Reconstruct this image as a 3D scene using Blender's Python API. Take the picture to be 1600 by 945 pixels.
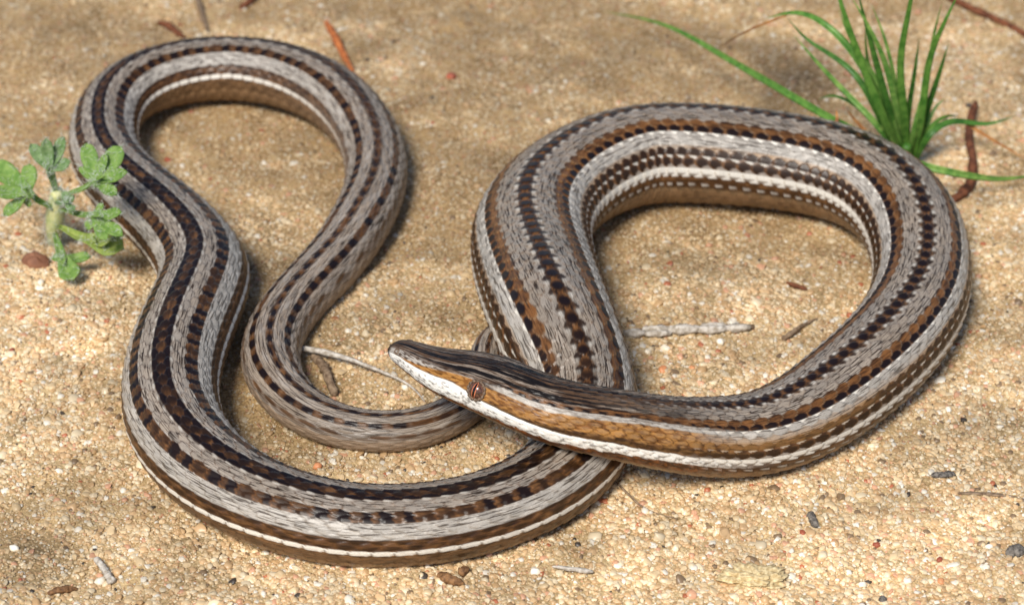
import bpy, math, random
import numpy as np
from mathutils import Vector

# ---------------------------------------------------------------- camera, sky, sun
S = 0.01                       # everything below is written in centimetres
sc = bpy.context.scene
for o in list(bpy.data.objects):
    bpy.data.objects.remove(o, do_unlink=True)
ELEV, DIST, HALF_W = math.radians(33.5), 36.0, 6.5
IMW, IMH = 1600.0, 945.0
cam_d = bpy.data.cameras.new('camera')
cam = bpy.data.objects.new('camera', cam_d)
sc.collection.objects.link(cam)
cam.location = (0, -DIST * math.cos(ELEV) * S, DIST * math.sin(ELEV) * S)
cam.rotation_euler = (math.pi / 2 - ELEV, 0, 0)
cam_d.sensor_width = 36
cam_d.lens = 18 * DIST / HALF_W
cam_d.clip_start, cam_d.clip_end = 0.01, 50
cam_d.dof.use_dof = True
cam_d.dof.focus_distance = 32.3 * S
cam_d.dof.aperture_fstop = 42
sc.camera = cam

SUN_EL, SUN_AZ = 50.0, -24.0   # azimuth measured from behind the camera, negative = from the left
sd = Vector((math.sin(math.radians(SUN_AZ)) * math.cos(math.radians(SUN_EL)),
             -math.cos(math.radians(SUN_AZ)) * math.cos(math.radians(SUN_EL)),
             math.sin(math.radians(SUN_EL))))
w = bpy.data.worlds.new('World'); sc.world = w; w.use_nodes = True
nt = w.node_tree
sky = nt.nodes.new('ShaderNodeTexSky'); sky.sky_type = 'NISHITA'; sky.sun_disc = False
sky.sun_elevation = math.radians(SUN_EL)
sky.sun_rotation = math.atan2(sd.x, sd.y)
nt.links.new(sky.outputs[0], nt.nodes['Background'].inputs[0])
nt.nodes['Background'].inputs[1].default_value = 0.105
sun_d = bpy.data.lights.new('sun', 'SUN'); sun_d.energy = 3.85; sun_d.angle = math.radians(18)
sun_d.color = (1.0, 0.955, 0.88)
sun = bpy.data.objects.new('sun', sun_d); sc.collection.objects.link(sun)
sun.rotation_euler = sd.to_track_quat('Z', 'Y').to_euler()
sun.location = sd * 1.0
sc.view_settings.view_transform = 'Standard'; sc.view_settings.look = 'None'
sc.view_settings.exposure = 0.12; sc.view_settings.gamma = 1
sc.render.engine = 'CYCLES'
sc.cycles.max_bounces = 6; sc.cycles.diffuse_bounces = 4; sc.cycles.glossy_bounces = 3
sc.cycles.use_denoising = True

# ---------------------------------------------------------------- helpers
rng = np.random.default_rng(11)
random.seed(5)
CAMP = np.array([0, -DIST * math.cos(ELEV), DIST * math.sin(ELEV)])
FWD = np.array([0, math.cos(ELEV), -math.sin(ELEV)])
RGT = np.array([1.0, 0, 0]); UPV = np.cross(RGT, FWD)
FPX = (IMW / 2) * DIST / HALF_W

def at(px, py, z=0.0):
    """the point at height z (cm) that stands at this place of the view"""
    d = FWD + RGT * (px - IMW / 2) / FPX - UPV * (py - IMH / 2) / FPX
    k = (z - CAMP[2]) / d[2]
    return CAMP + d * k

def pxscale(p):
    return FPX / float(np.dot(p - CAMP, FWD))

def lin(r, g, b, k=1.0):
    f = lambda c: (c / 255 / 12.92 if c / 255 <= 0.04045 else ((c / 255 + 0.055) / 1.055) ** 2.4)
    return np.array([f(r) * k, f(g) * k, f(b) * k])

def smooth(a, b, x):
    t = np.clip((x - a) / (b - a), 0, 1)
    return t * t * (3 - 2 * t)

_perm = rng.permutation(4096)
_val = rng.random(4096)
def h2(i, j):
    i = np.asarray(i, dtype=np.int64); j = np.asarray(j, dtype=np.int64)
    return _val[_perm[(_perm[i & 4095] + j * 57 + 4096 * 64) & 4095]]
def vnoise(x, y):
    xi, yi = np.floor(x).astype(np.int64), np.floor(y).astype(np.int64)
    fx, fy = x - xi, y - yi
    fx = fx * fx * (3 - 2 * fx); fy = fy * fy * (3 - 2 * fy)
    a = h2(xi, yi) * (1 - fx) + h2(xi + 1, yi) * fx
    b = h2(xi, yi + 1) * (1 - fx) + h2(xi + 1, yi + 1) * fx
    return a * (1 - fy) + b * fy
def fbm(x, y, n=4):
    s, a, t = 0, 1.0, 0
    for k in range(n):
        s = s + a * vnoise(x * 2 ** k + 17.3 * k, y * 2 ** k + 9.1 * k); t += a; a *= 0.5
    return s / t

def mesh_np(name, V, F, attrs=None, smooth_shade=True):
    """V (n,3) in cm, F (m,4) or (m,3)"""
    me = bpy.data.meshes.new(name)
    V = np.asarray(V, dtype=np.float32) * S
    F = np.asarray(F, dtype=np.int32)
    k = F.shape[1]
    me.vertices.add(len(V)); me.vertices.foreach_set('co', V.ravel())
    me.loops.add(F.size); me.loops.foreach_set('vertex_index', F.ravel())
    me.polygons.add(len(F))
    me.polygons.foreach_set('loop_start', np.arange(0, F.size, k, dtype=np.int32))
    me.polygons.foreach_set('use_smooth', np.full(len(F), smooth_shade))
    me.update(calc_edges=True)
    for n, (typ, arr) in (attrs or {}).items():
        a = me.attributes.new(n, typ, 'POINT')
        arr = np.asarray(arr, dtype=np.float32)
        if typ == 'FLOAT_COLOR':
            a.data.foreach_set('color', np.concatenate([arr, np.ones((len(arr), 1), np.float32)], 1).ravel())
        elif typ == 'FLOAT_VECTOR':
            a.data.foreach_set('vector', arr.ravel())
        else:
            a.data.foreach_set('value', arr.ravel())
    me.validate()
    return me

def link(name, me, mat=None, parent=None, label=None, cat=None, group=None, kind=None):
    o = bpy.data.objects.new(name, me)
    sc.collection.objects.link(o)
    if mat is not None:
        me.materials.append(mat)
    if parent is not None: o.parent = parent
    if label: o['label'] = label
    if cat: o['category'] = cat
    if group: o['group'] = group
    if kind: o['kind'] = kind
    return o

def new_mat(name):
    m = bpy.data.materials.new(name); m.use_nodes = True
    t = m.node_tree
    return m, t, t.nodes['Principled BSDF']

def simple_mat(name, rgb, rgb2=None, scale=30.0, rough=0.6, bump=0.3, spec=0.4, stretch=None, transl=0.0):
    """two-tone noise colour with fine relief; scale is in features per cm"""
    m, t, b = new_mat(name)
    N, L = t.nodes, t.links
    tc = N.new('ShaderNodeTexCoord')
    mp = N.new('ShaderNodeMapping'); L.new(tc.outputs['Object'], mp.inputs['Vector'])
    st = stretch or (1, 1, 1)
    mp.inputs['Scale'].default_value = tuple(scale / S * q for q in st)
    no = N.new('ShaderNodeTexNoise'); no.inputs['Scale'].default_value = 1; no.inputs['Detail'].default_value = 4
    L.new(mp.outputs[0], no.inputs['Vector'])
    r = N.new('ShaderNodeValToRGB'); L.new(no.outputs['Fac'], r.inputs['Fac'])
    rgb2 = rgb * 0.5 if rgb2 is None else rgb2
    r.color_ramp.elements[0].position = 0.35; r.color_ramp.elements[1].position = 0.65
    r.color_ramp.elements[0].color = (*rgb2, 1); r.color_ramp.elements[1].color = (*rgb, 1)
    L.new(r.outputs[0], b.inputs['Base Color'])
    b.inputs['Roughness'].default_value = rough
    b.inputs['Specular IOR Level'].default_value = spec
    if bump:
        bp = N.new('ShaderNodeBump'); bp.inputs['Strength'].default_value = bump; bp.inputs['Distance'].default_value = 0.01 * S
        L.new(no.outputs['Fac'], bp.inputs['Height']); L.new(bp.outputs[0], b.inputs['Normal'])
    if transl:
        tr = N.new('ShaderNodeBsdfTranslucent'); L.new(r.outputs[0], tr.inputs[0])
        mx = N.new('ShaderNodeMixShader'); mx.inputs[0].default_value = transl
        L.new(b.outputs[0], mx.inputs[1]); L.new(tr.outputs[0], mx.inputs[2])
        L.new(mx.outputs[0], N['Material Output'].inputs[0])
    return m

def spline(P, s_new=None, n=None):
    """natural cubic spline through rows of P by chord length; returns values at n even steps"""
    P = np.asarray(P, float)
    d = np.sqrt(((P[1:, :3] - P[:-1, :3]) ** 2).sum(1)) ** 0.75
    t = np.concatenate([[0], np.cumsum(d)])
    m = len(t); h = np.diff(t)
    A = np.eye(m); B = np.zeros_like(P)
    for i in range(1, m - 1):
        A[i, i - 1] = h[i - 1]; A[i, i] = 2 * (h[i - 1] + h[i]); A[i, i + 1] = h[i]
        B[i] = 6 * ((P[i + 1] - P[i]) / h[i] - (P[i] - P[i - 1]) / h[i - 1])
    M = np.linalg.solve(A, B)
    q = np.linspace(0, t[-1], n)
    k = np.clip(np.searchsorted(t, q) - 1, 0, m - 2)
    a = (t[k + 1] - q)[:, None]; b = (q - t[k])[:, None]; hh = h[k][:, None]
    return (M[k] * a ** 3 + M[k + 1] * b ** 3) / (6 * hh) + (P[k] / hh - M[k] * hh / 6) * a + (P[k + 1] / hh - M[k + 1] * hh / 6) * b

def tube_mesh(name, pts, rad, n=10, steps=None, rough=0.0, seed=0, flat=1.0, capped=True, ends=0.0):
    """a round, uneven stick along pts (cm); rad is one radius per point"""
    steps = steps or max(8, len(pts) * 8)
    Q = spline(np.column_stack([np.asarray(pts, float), np.asarray(rad, float)]), n=steps)
    C, R = Q[:, :3], np.maximum(Q[:, 3], 0.002)
    if ends:
        q = np.linspace(0, 1, steps); w_ = np.minimum(1, np.minimum(q, 1 - q) / ends)
        R = R * np.clip(np.sqrt(1 - (1 - w_) ** 2), .08, 1)
    T = np.gradient(C, axis=0); T /= np.linalg.norm(T, axis=1)[:, None]
    ref = np.array([0, 0, 1.0])
    Sd = np.cross(T, ref); nn = np.linalg.norm(Sd, axis=1)
    Sd[nn < 0.15] = np.cross(T[nn < 0.15], np.array([0, 1.0, 0])); Sd /= np.linalg.norm(Sd, axis=1)[:, None]
    Up = np.cross(Sd, T)
    th = np.linspace(0, 2 * np.pi, n, endpoint=False)
    K, J = np.meshgrid(np.arange(steps), np.arange(n), indexing='ij')
    rr = R[:, None] * (1 + rough * (2 * fbm(K * 0.35 + seed * 13.7, np.cos(th)[None, :] * 1.5 + seed + np.sin(th)[None] * 2 + 40, 3) - 1))
    V = C[:, None, :] + rr[..., None] * (np.cos(th)[None, :, None] * Sd[:, None, :] + flat * np.sin(th)[None, :, None] * Up[:, None, :])
    V = V.reshape(-1, 3)
    i = np.arange(steps - 1)[:, None] * n; j = np.arange(n)[None, :]
    F = np.stack([i + j, i + (j + 1) % n, i + n + (j + 1) % n, i + n + j], -1).reshape(-1, 4)
    if capped:
        V = np.vstack([V, C[0], C[-1]])
        a, b = len(V) - 2, len(V) - 1
        jj = np.arange(0, n, 2)
        F = np.vstack([F, np.stack([np.full(n // 2, a), (jj + 2) % n, (jj + 1) % n, jj], 1),
                       np.stack([np.full(n // 2, b), (steps - 1) * n + jj, (steps - 1) * n + (jj + 1) % n, (steps - 1) * n + (jj + 2) % n], 1)])
    return mesh_np(name, V, F)

# ---------------------------------------------------------------- ground
def ground_h(x, y):
    b = 0.30 * (fbm(x * 0.16 + 3, y * 0.16 + 8, 3) - 0.5) + 0.20 * (fbm(x * 0.7, y * 0.7 + 20, 3) - 0.5)
    c = 0.10 * (fbm(x * 2.6 + 5, y * 2.6, 3) - 0.5)
    return b + c
STAINS = [(at(1245, 118), .95, .9), (at(1180, 90), .5, .5), (at(435, 430), .7, .5), (at(300, 900), .55, .5), (at(60, 860), .6, .5), (at(1075, 830), .5, .5),
          (at(100, 560), .9, .5), (at(560, 30), 1.2, .35), (at(900, 90), 1.4, .35), (at(1180, 440), .8, .35), (at(1520, 700), 1.0, .35)]
def stain_f(x, y):
    """patches of dark organic crust in the sand"""
    n = fbm(x * 2.1 + 33, y * 2.1 + 77, 4); r = 0 * x
    for p, rad, k in STAINS:
        d2 = ((x - p[0]) / rad) ** 2 + ((y - p[1]) / (rad * 1.1)) ** 2
        r = np.maximum(r, k * np.exp(-d2) * smooth(.36, .62, n + .12 * np.exp(-d2)))
    return np.clip(r + .22 * smooth(.56, .70, fbm(x * .9 + 12, y * 1.2 + 5, 4)), 0, 1)
def silt_falloff_f(x, y):
    """0 = loose clean coarse sand, 1 = packed fine brownish soil, also raised towards the back as painted light falloff"""
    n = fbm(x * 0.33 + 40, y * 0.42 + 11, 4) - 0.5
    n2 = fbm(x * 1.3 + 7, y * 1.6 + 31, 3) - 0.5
    return np.clip(0.46 + 2.0 * n + 0.9 * n2 + 0.42 * np.tanh((y - 0.0) / 4.5), 0, 1)  # noise gives soil patches; the distance term paints flash falloff into the colour

fine = 0.07
gx = np.arange(-15, 15.001, fine); gy = np.arange(-11, 21.001, fine)
far = np.array([0.3, 0.8, 1.8, 4, 9, 20, 45, 100, 250, 500])
gx = np.concatenate([gx[0] - far[::-1], gx, gx[-1] + far]); gy = np.concatenate([gy[0] - far[::-1], gy, gy[-1] + far])
X, Y = np.meshgrid(gx, gy, indexing='ij')
Z = ground_h(X, Y) + 0.022 * (fbm(X * 9, Y * 9, 2) - 0.5)
sl = silt_falloff_f(X, Y)
V = np.stack([X, Y, Z], -1).reshape(-1, 3)
nx, ny = len(gx), len(gy)
i = np.arange(nx - 1)[:, None] * ny; j = np.arange(ny - 1)[None, :]
F = np.stack([i + j, i + ny + j, i + ny + j + 1, i + j + 1], -1).reshape(-1, 4)
gm, t, b = new_mat('sandy_soil')
N, L = t.nodes, t.links
att = N.new('ShaderNodeAttribute'); att.attribute_name = 'silt_falloff'
tc = N.new('ShaderNodeTexCoord')
def noise_node(scale_cm, detail=4, rough=0.6):
    n = N.new('ShaderNodeTexNoise'); n.inputs['Scale'].default_value = scale_cm / S
    n.inputs['Detail'].default_value = detail; n.inputs['Roughness'].default_value = rough
    L.new(tc.outputs['Object'], n.inputs['Vector']); return n
def ramp(fac, stops):
    r = N.new('ShaderNodeValToRGB'); L.new(fac, r.inputs['Fac'])
    while len(r.color_ramp.elements) < len(stops): r.color_ramp.elements.new(0.5)
    for e, (p, c) in zip(r.color_ramp.elements, stops):
        e.position = p; e.color = (*c, 1)
    return r
n1 = noise_node(26, 3); n2 = noise_node(1.6, 5, .7); n3 = noise_node(60, 2)
ra = ramp(n1.outputs['Fac'], [(0.30, lin(168, 140, 98)), (0.5, lin(204, 176, 130)), (0.7, lin(222, 198, 154))])
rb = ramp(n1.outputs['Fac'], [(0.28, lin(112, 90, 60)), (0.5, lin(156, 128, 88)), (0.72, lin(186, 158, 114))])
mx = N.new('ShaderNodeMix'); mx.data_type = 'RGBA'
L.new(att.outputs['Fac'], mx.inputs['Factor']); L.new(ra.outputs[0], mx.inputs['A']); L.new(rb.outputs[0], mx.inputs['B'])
rc = ramp(n2.outputs['Fac'], [(0.32, (.62, .58, .52)), (0.5, (1, 1, 1)), (0.68, (1.22, 1.2, 1.16))])
mt = N.new('ShaderNodeMix'); mt.data_type = 'RGBA'; mt.blend_type = 'MULTIPLY'; mt.inputs['Factor'].default_value = 1
L.new(mx.outputs['Result'], mt.inputs['A']); L.new(rc.outputs[0], mt.inputs['B'])
at2 = N.new('ShaderNodeAttribute'); at2.attribute_name = 'stain'
ms = N.new('ShaderNodeMix'); ms.data_type = 'RGBA'; L.new(at2.outputs['Fac'], ms.inputs['Factor'])
L.new(mt.outputs['Result'], ms.inputs['A']); ms.inputs['B'].default_value = (*lin(84, 68, 46), 1)
L.new(ms.outputs['Result'], b.inputs['Base Color'])
b.inputs['Roughness'].default_value = 0.85; b.inputs['Specular IOR Level'].default_value = 0.25
bp = N.new('ShaderNodeBump'); bp.inputs['Strength'].default_value = 0.9; bp.inputs['Distance'].default_value = 0.03 * S
L.new(n1.outputs['Fac'], bp.inputs['Height']); L.new(bp.outputs[0], b.inputs['Normal'])
link('ground', mesh_np('ground', V, F, {'silt_falloff': ('FLOAT', sl.ravel()), 'stain': ('FLOAT', stain_f(X, Y).ravel())}), gm, kind='structure')

# loose sand: grains scattered by a node tree over points that carry size, turn and colour
def grains():
    pts, rad, flat, col = [], [], [], []
    pal = [(lin(222, 194, 150), .36), (lin(230, 210, 174), .22), (lin(212, 176, 130), .2), (lin(240, 230, 210), .06),
           (lin(196, 160, 114), .10), (lin(216, 164, 128), .04), (lin(188, 112, 76), .006), (lin(136, 112, 84), .02), (lin(74, 64, 54), .003)]
    pc = np.array([p[0] for p in pal]); pw = np.array([p[1] for p in pal]); pw /= pw.sum()
    def batch(n, r0, r1, keep, sink):
        x = rng.uniform(-10.5, 10.5, n); y = rng.uniform(-7.5, 15.5, n)
        k = (np.abs(x) < 7.6 + (y + 7) * 0.14) & (rng.random(n) < keep(silt_falloff_f(x, y)))
        x, y = x[k], y[k]
        r = r0 + (r1 - r0) * rng.random(len(x)) ** 2.2
        z = ground_h(x, y) + r * sink
        c = pc[rng.choice(len(pal), len(x), p=pw)] * rng.uniform(0.88, 1.10, (len(x), 1))
        s_ = silt_falloff_f(x, y)[:, None]
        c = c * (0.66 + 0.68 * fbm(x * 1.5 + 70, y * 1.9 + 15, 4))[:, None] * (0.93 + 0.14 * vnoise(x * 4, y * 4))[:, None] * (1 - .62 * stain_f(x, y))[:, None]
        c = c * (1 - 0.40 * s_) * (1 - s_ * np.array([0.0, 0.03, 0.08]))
        pts.append(np.stack([x, y, z], 1)); rad.append(r); col.append(np.clip(c * np.array([.97, .962, .965]), 0, 0.93))
    batch(230000, 0.022, 0.048, lambda s: 0.06 + 0.94 * (1 - s) ** 1.2, -0.05)
    batch(330000, 0.011, 0.022, lambda s: 0.80 + 0.2 * s, 0.05)
    batch(5500, 0.042, 0.075, lambda s: 0.10 + 0.8 * (1 - s), 0.0)
    P = np.concatenate(pts); R = np.concatenate(rad); Cc = np.concatenate(col)
    n = len(P)
    me = bpy.data.meshes.new('sand_grains')
    me.vertices.add(n); me.vertices.foreach_set('co', (P * S).astype(np.float32).ravel())
    def put(name, typ, key, arr):
        a = me.attributes.new(name, typ, 'POINT'); a.data.foreach_set(key, np.asarray(arr, np.float32).ravel())
    put('gsize', 'FLOAT_VECTOR', 'vector', R[:, None] * S * np.stack([rng.uniform(.85, 1.3, n), rng.uniform(.75, 1.15, n), rng.uniform(.40, .75, n)], 1))
    put('gturn', 'FLOAT_VECTOR', 'vector', np.stack([rng.normal(0, .3, n), rng.normal(0, .3, n), rng.uniform(0, 6.28, n)], 1))
    put('gcol', 'FLOAT_VECTOR', 'vector', Cc)
    m, t, b = new_mat('quartz_sand')
    N, L = t.nodes, t.links
    a = N.new('ShaderNodeAttribute'); a.attribute_type = 'INSTANCER'; a.attribute_name = 'gcol'
    tcn = N.new('ShaderNodeTexCoord'); no = N.new('ShaderNodeTexNoise')
    no.inputs['Scale'].default_value = 2.2; no.inputs['Detail'].default_value = 3
    L.new(tcn.outputs['Object'], no.inputs['Vector'])
    L.new(a.outputs['Vector'], b.inputs['Base Color'])
    b.inputs['Roughness'].default_value = 0.38; b.inputs['Specular IOR Level'].default_value = 0.5
    ng = bpy.data.node_groups.new('scatter_sand', 'GeometryNodeTree')
    ng.interface.new_socket('Geometry', in_out='INPUT', socket_type='NodeSocketGeometry')
    ng.interface.new_socket('Geometry', in_out='OUTPUT', socket_type='NodeSocketGeometry')
    G, K = ng.nodes, ng.links
    gi, go = G.new('NodeGroupInput'), G.new('NodeGroupOutput')
    join = G.new('GeometryNodeGeometryToInstance')
    for q in range(6):
        ico = G.new('GeometryNodeMeshIcoSphere'); ico.inputs['Radius'].default_value = 1; ico.inputs['Subdivisions'].default_value = 3 if q < 2 else 2
        nz = G.new('ShaderNodeTexNoise'); nz.noise_dimensions = '4D'; nz.inputs['W'].default_value = q * 7.3
        nz.inputs['Scale'].default_value = 0.95; nz.inputs['Detail'].default_value = 1.5
        sub = G.new('ShaderNodeVectorMath'); sub.operation = 'SUBTRACT'; sub.inputs[1].default_value = (.5, .5, .5)
        K.new(nz.outputs['Color'], sub.inputs[0])
        mul = G.new('ShaderNodeVectorMath'); mul.operation = 'SCALE'; mul.inputs['Scale'].default_value = 1.5
        K.new(sub.outputs[0], mul.inputs[0])
        sp = G.new('GeometryNodeSetPosition'); K.new(ico.outputs['Mesh'], sp.inputs['Geometry']); K.new(mul.outputs[0], sp.inputs['Offset'])
        ss = G.new('GeometryNodeSetShadeSmooth'); K.new(sp.outputs[0], ss.inputs[0])
        sm_ = G.new('GeometryNodeSetMaterial'); sm_.inputs['Material'].default_value = m; K.new(ss.outputs[0], sm_.inputs['Geometry'])
        K.new(sm_.outputs[0], join.inputs[0])
    iop = G.new('GeometryNodeInstanceOnPoints'); iop.inputs['Pick Instance'].default_value = True
    K.new(gi.outputs[0], iop.inputs['Points']); K.new(join.outputs[0], iop.inputs['Instance'])
    def named(nm):
        x = G.new('GeometryNodeInputNamedAttribute'); x.data_type = 'FLOAT_VECTOR'; x.inputs['Name'].default_value = nm
        return x.outputs[0]
    e2r = G.new('FunctionNodeEulerToRotation'); K.new(named('gturn'), e2r.inputs[0])
    K.new(e2r.outputs[0], iop.inputs['Rotation']); K.new(named('gsize'), iop.inputs['Scale'])
    K.new(iop.outputs[0], go.inputs[0])
    o = link('sand_grains', me, m, label='loose pale quartz sand grains covering the ground', cat='sand', kind='stuff')
    md = o.modifiers.new('scatter', 'NODES'); md.node_group = ng
    return o
grains()

# ---------------------------------------------------------------- the legless lizard
# centre line of the animal, head first: view x, view y, half width in view, height of the underside over the sand
BODY = [
 (607, 545, 13, 1.30), (625, 549.5, 19, 1.26), (660, 566, 30, 1.20), (700, 584, 40, 1.14), (745, 598, 47, 1.08), (800, 618, 53, 1.02),
 (870, 645, 54, .92), (950, 663, 56, .74), (1030, 678, 60, .48), (1100, 685, 65, .24), (1180, 680, 67, .08), (1250, 654, 71, .02),
 (1313, 612, 77, 0), (1368, 565, 79, 0), (1415, 510, 76, 0), (1438, 455, 75, 0), (1437, 395, 76, 0), (1413, 340, 78, 0), (1368, 300, 80, 0), (1300, 272, 80, 0),
 (1200, 254, 82, 0), (1100, 245, 84, 0), (1004, 247, 84, 0), (925, 270, 86, 0), (862, 311, 88, 0), (832, 362, 92, .03),
 (838, 425, 96, .10), (857, 483, 97, .22), (880, 540, 94, .22), (904, 600, 88, .08), (916, 655, 80, 0), (900, 712, 73, 0),
 (840, 766, 66, 0), (745, 805, 65, 0), (640, 822, 66, 0), (545, 821, 67, 0), (450, 800, 68, 0), (368, 764, 70, 0),
 (306, 714, 72, 0), (272, 655, 74, 0), (268, 595, 76, 0), (284, 532, 77, 0), (308, 474, 74, 0), (318, 428, 70, 0), (297, 384, 66, 0),
 (253, 338, 61, 0), (203, 295, 58, 0), (170, 252, 55, 0), (163, 204, 52, 0), (185, 160, 52, 0), (230, 132, 53, 0), (295, 115, 53, 0),
 (366, 111, 53, 0), (433, 119, 54, 0), (500, 143, 54, 0), (555, 187, 51, 0), (586, 250, 47, 0), (582, 305, 47, 0), (563, 347, 47, 0),
 (525, 405, 46, 0), (462, 474, 45, 0), (427, 532, 45, 0), (425, 575, 45, 0), (442, 610, 42, 0), (480, 644, 37, 0), (540, 668, 34, 0),
 (600, 675, 33, 0), (655, 669, 33, 0), (705, 650, 31, 0), (742, 622, 30, 0), (760, 585, 30, 0), (766, 550, 29, 0), (790, 522, 26, 0), (830, 505, 20, 0), (868, 498, 9, 0)]
RHO = 0.90                     # height / width of the resting body
FLAT = 0.86                    # the belly is pressed flatter than the back
def solve_path():
    C = np.array(BODY, float); n = len(C)
    rho = np.interp(np.arange(n), [0, 4, 7, 12, n - 1], [0.86, 0.92, 0.95, RHO, 0.95])
    a = C[:, 2] / 125.0
    for _ in range(6):
        P = np.array([at(C[k, 0], C[k, 1], C[k, 3] + FLAT * rho[k] * a[k]) for k in range(n)])
        T = np.gradient(P, axis=0); T /= np.linalg.norm(T, axis=1)[:, None]
        Vw = P - CAMP; Vw /= np.linalg.norm(Vw, axis=1)[:, None]
        Nn = np.cross(Vw, T); Nn /= np.linalg.norm(Nn, axis=1)[:, None]
        Sd = np.cross(T, [0, 0, 1.0]); Sd /= np.linalg.norm(Sd, axis=1)[:, None]
        Up = np.cross(Sd, T)
        ext = np.sqrt((Sd * Nn).sum(1) ** 2 + (rho * (Up * Nn).sum(1)) ** 2)
        sc_ = np.array([pxscale(p) for p in P])
        a = C[:, 2] / sc_ / ext
        a = np.concatenate([a[:1], 0.25 * a[:-2] + 0.5 * a[1:-1] + 0.25 * a[2:], a[-1:]])
    return P, a, rho
PC, AC, RC = solve_path()
KIDX = np.arange(len(PC), dtype=float)
Q = spline(np.column_stack([PC, AC, RC, KIDX]), n=6000)
seg = np.linalg.norm(np.diff(Q[:, :3], axis=0), axis=1)
SL = np.concatenate([[0], np.cumsum(seg)])
LEN = SL[-1]
def col_at(s, k): return np.interp(s, SL, Q[:, k])
def knot_s(k): return float(np.interp(k, Q[:, 5], SL))
S_CROSS, S_TAIL = knot_s(30), knot_s(60)
print('body length cm', LEN, 'cross', S_CROSS, 'tail', S_TAIL)

# rings at even steps of the scale index u
sg = np.linspace(0, LEN, 4000)
lsc = np.interp(sg, [0, 1.0, 3.0, 6, S_TAIL - 6, S_TAIL, LEN], [.11, .12, .17, .205, .21, .27, .24])
U = np.concatenate([[0], np.cumsum(np.diff(sg) / (0.5 * (lsc[1:] + lsc[:-1])))])
PER = 9
ur = np.arange(0, U[-1], 1 / PER)
sr = np.interp(ur, U, sg)
sr = np.concatenate([0.12 * (np.arange(12) / 12) ** 2, sr[sr > 0.12], [LEN]]); ur = np.interp(sr, sg, U)
NR = len(sr)
# angle of each row boundary from the middle of the back
VB = np.array([0, .5, 1.5, 2.5, 3.5, 4.5, 5.5, 6.5, 7.5, 8.5, 9.5, 10.5, 11.5, 12.5, 13.5, 14.5, 15.5, 16])
DB = np.array([0, 5, 14, 21.5, 29, 37.5, 46, 55, 63, 72, 82, 92, 102, 114, 128, 145, 165, 180.])
vh = np.concatenate([np.arange(0, 11, 1 / 9), np.arange(11, 16.001, 1 / 4)])
vv = np.concatenate([-vh[:0:-1], vh[:-1]])           # -16 .. <16
NV = len(vv)
dd = np.sign(vv) * np.interp(np.abs(vv), VB, DB)
Ug, Vg = np.meshgrid(ur, vv, indexing='ij')
Sg = np.repeat(sr[:, None], NV, 1)
Dg = np.repeat(np.abs(dd)[None, :], NR, 0)

# which scale lies on top at each point
best_t = np.full(Ug.shape, -9.0); bi = np.zeros(Ug.shape, int); bj = np.zeros(Ug.shape, int); bw = np.zeros(Ug.shape)
WID = 0.74
j0 = np.round(Vg).astype(int)
for dj in (-1, 0, 1):
    jj = j0 + dj
    wv = (Vg - jj) / WID
    off = (jj % 2) * 0.5
    ib = np.floor(Ug - off).astype(int)
    for di in (-1, 0, 1):
        ii = ib + di
        tt = Ug - (ii + off + 0.5)
        tend = 0.66 * np.sqrt(np.clip(1 - wv ** 2, 0, 1)) - 0.02
        ok = (np.abs(wv) < 1) & (tt <= tend) & (tt > best_t)
        best_t = np.where(ok, tt, best_t); bi = np.where(ok, ii, bi); bj = np.where(ok, jj, bj); bw = np.where(ok, wv, bw)
tend = 0.66 * np.sqrt(np.clip(1 - bw ** 2, 0, 1)) - 0.02
edge = tend - best_t                                    # distance to the free edge
tn = np.clip(best_t + 0.36, 0, 1)
jm = ((bj + 16) % 32) - 16
ja = np.abs(jm)
wq = bw * np.where(jm == 0, 1, np.sign(Vg))             # +1 towards the belly
ra1 = h2(bi + 7, jm + 40); ra2 = h2(bi * 3 + 91, jm + 80); ra3 = h2(bi * 5 + 9, jm + 120)
relief = (tn - 0.35 * bw ** 2) * smooth(0.0, 0.05, edge + 0.02)

# colours of the live animal
c_grey = lin(148, 138, 127); c_lite = lin(180, 173, 163); c_white = lin(228, 221, 208); c_black = lin(27, 15, 7)
c_dk = lin(47, 30, 17); c_brown = lin(84, 56, 32); c_orng = lin(122, 80, 43); c_tan = lin(150, 124, 92); c_gold = lin(160, 116, 62)
c_belly = lin(150, 118, 84)
def mix(a, b, m):
    m = np.asarray(m)[..., None]
    return a * (1 - m) + b * m
def blob(ct, rt, cw, rw, soft=0.35):
    return 1 - smooth(1 - soft, 1 + soft, np.sqrt(((tn - ct) / rt) ** 2 + ((wq - cw) / rw) ** 2))
shape3 = Ug.shape + (3,)
def rows(assign):
    """assign: row -> (colour array, streak)"""
    col = np.zeros(shape3); st = np.zeros(Ug.shape)
    for r, (c, s_) in assign.items():
        m = (ja == r) if np.isscalar(r) else np.isin(ja, r)
        c = np.broadcast_to(c, shape3)
        col[m] = c[m]; st[m] = np.broadcast_to(s_, Ug.shape)[m]
    return col, st
one = np.ones(shape3)
vb = (0.85 + 0.3 * ra1)[..., None]
tip = smooth(0.15, 0.05, edge)                          # brown free edge of a scale
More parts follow.
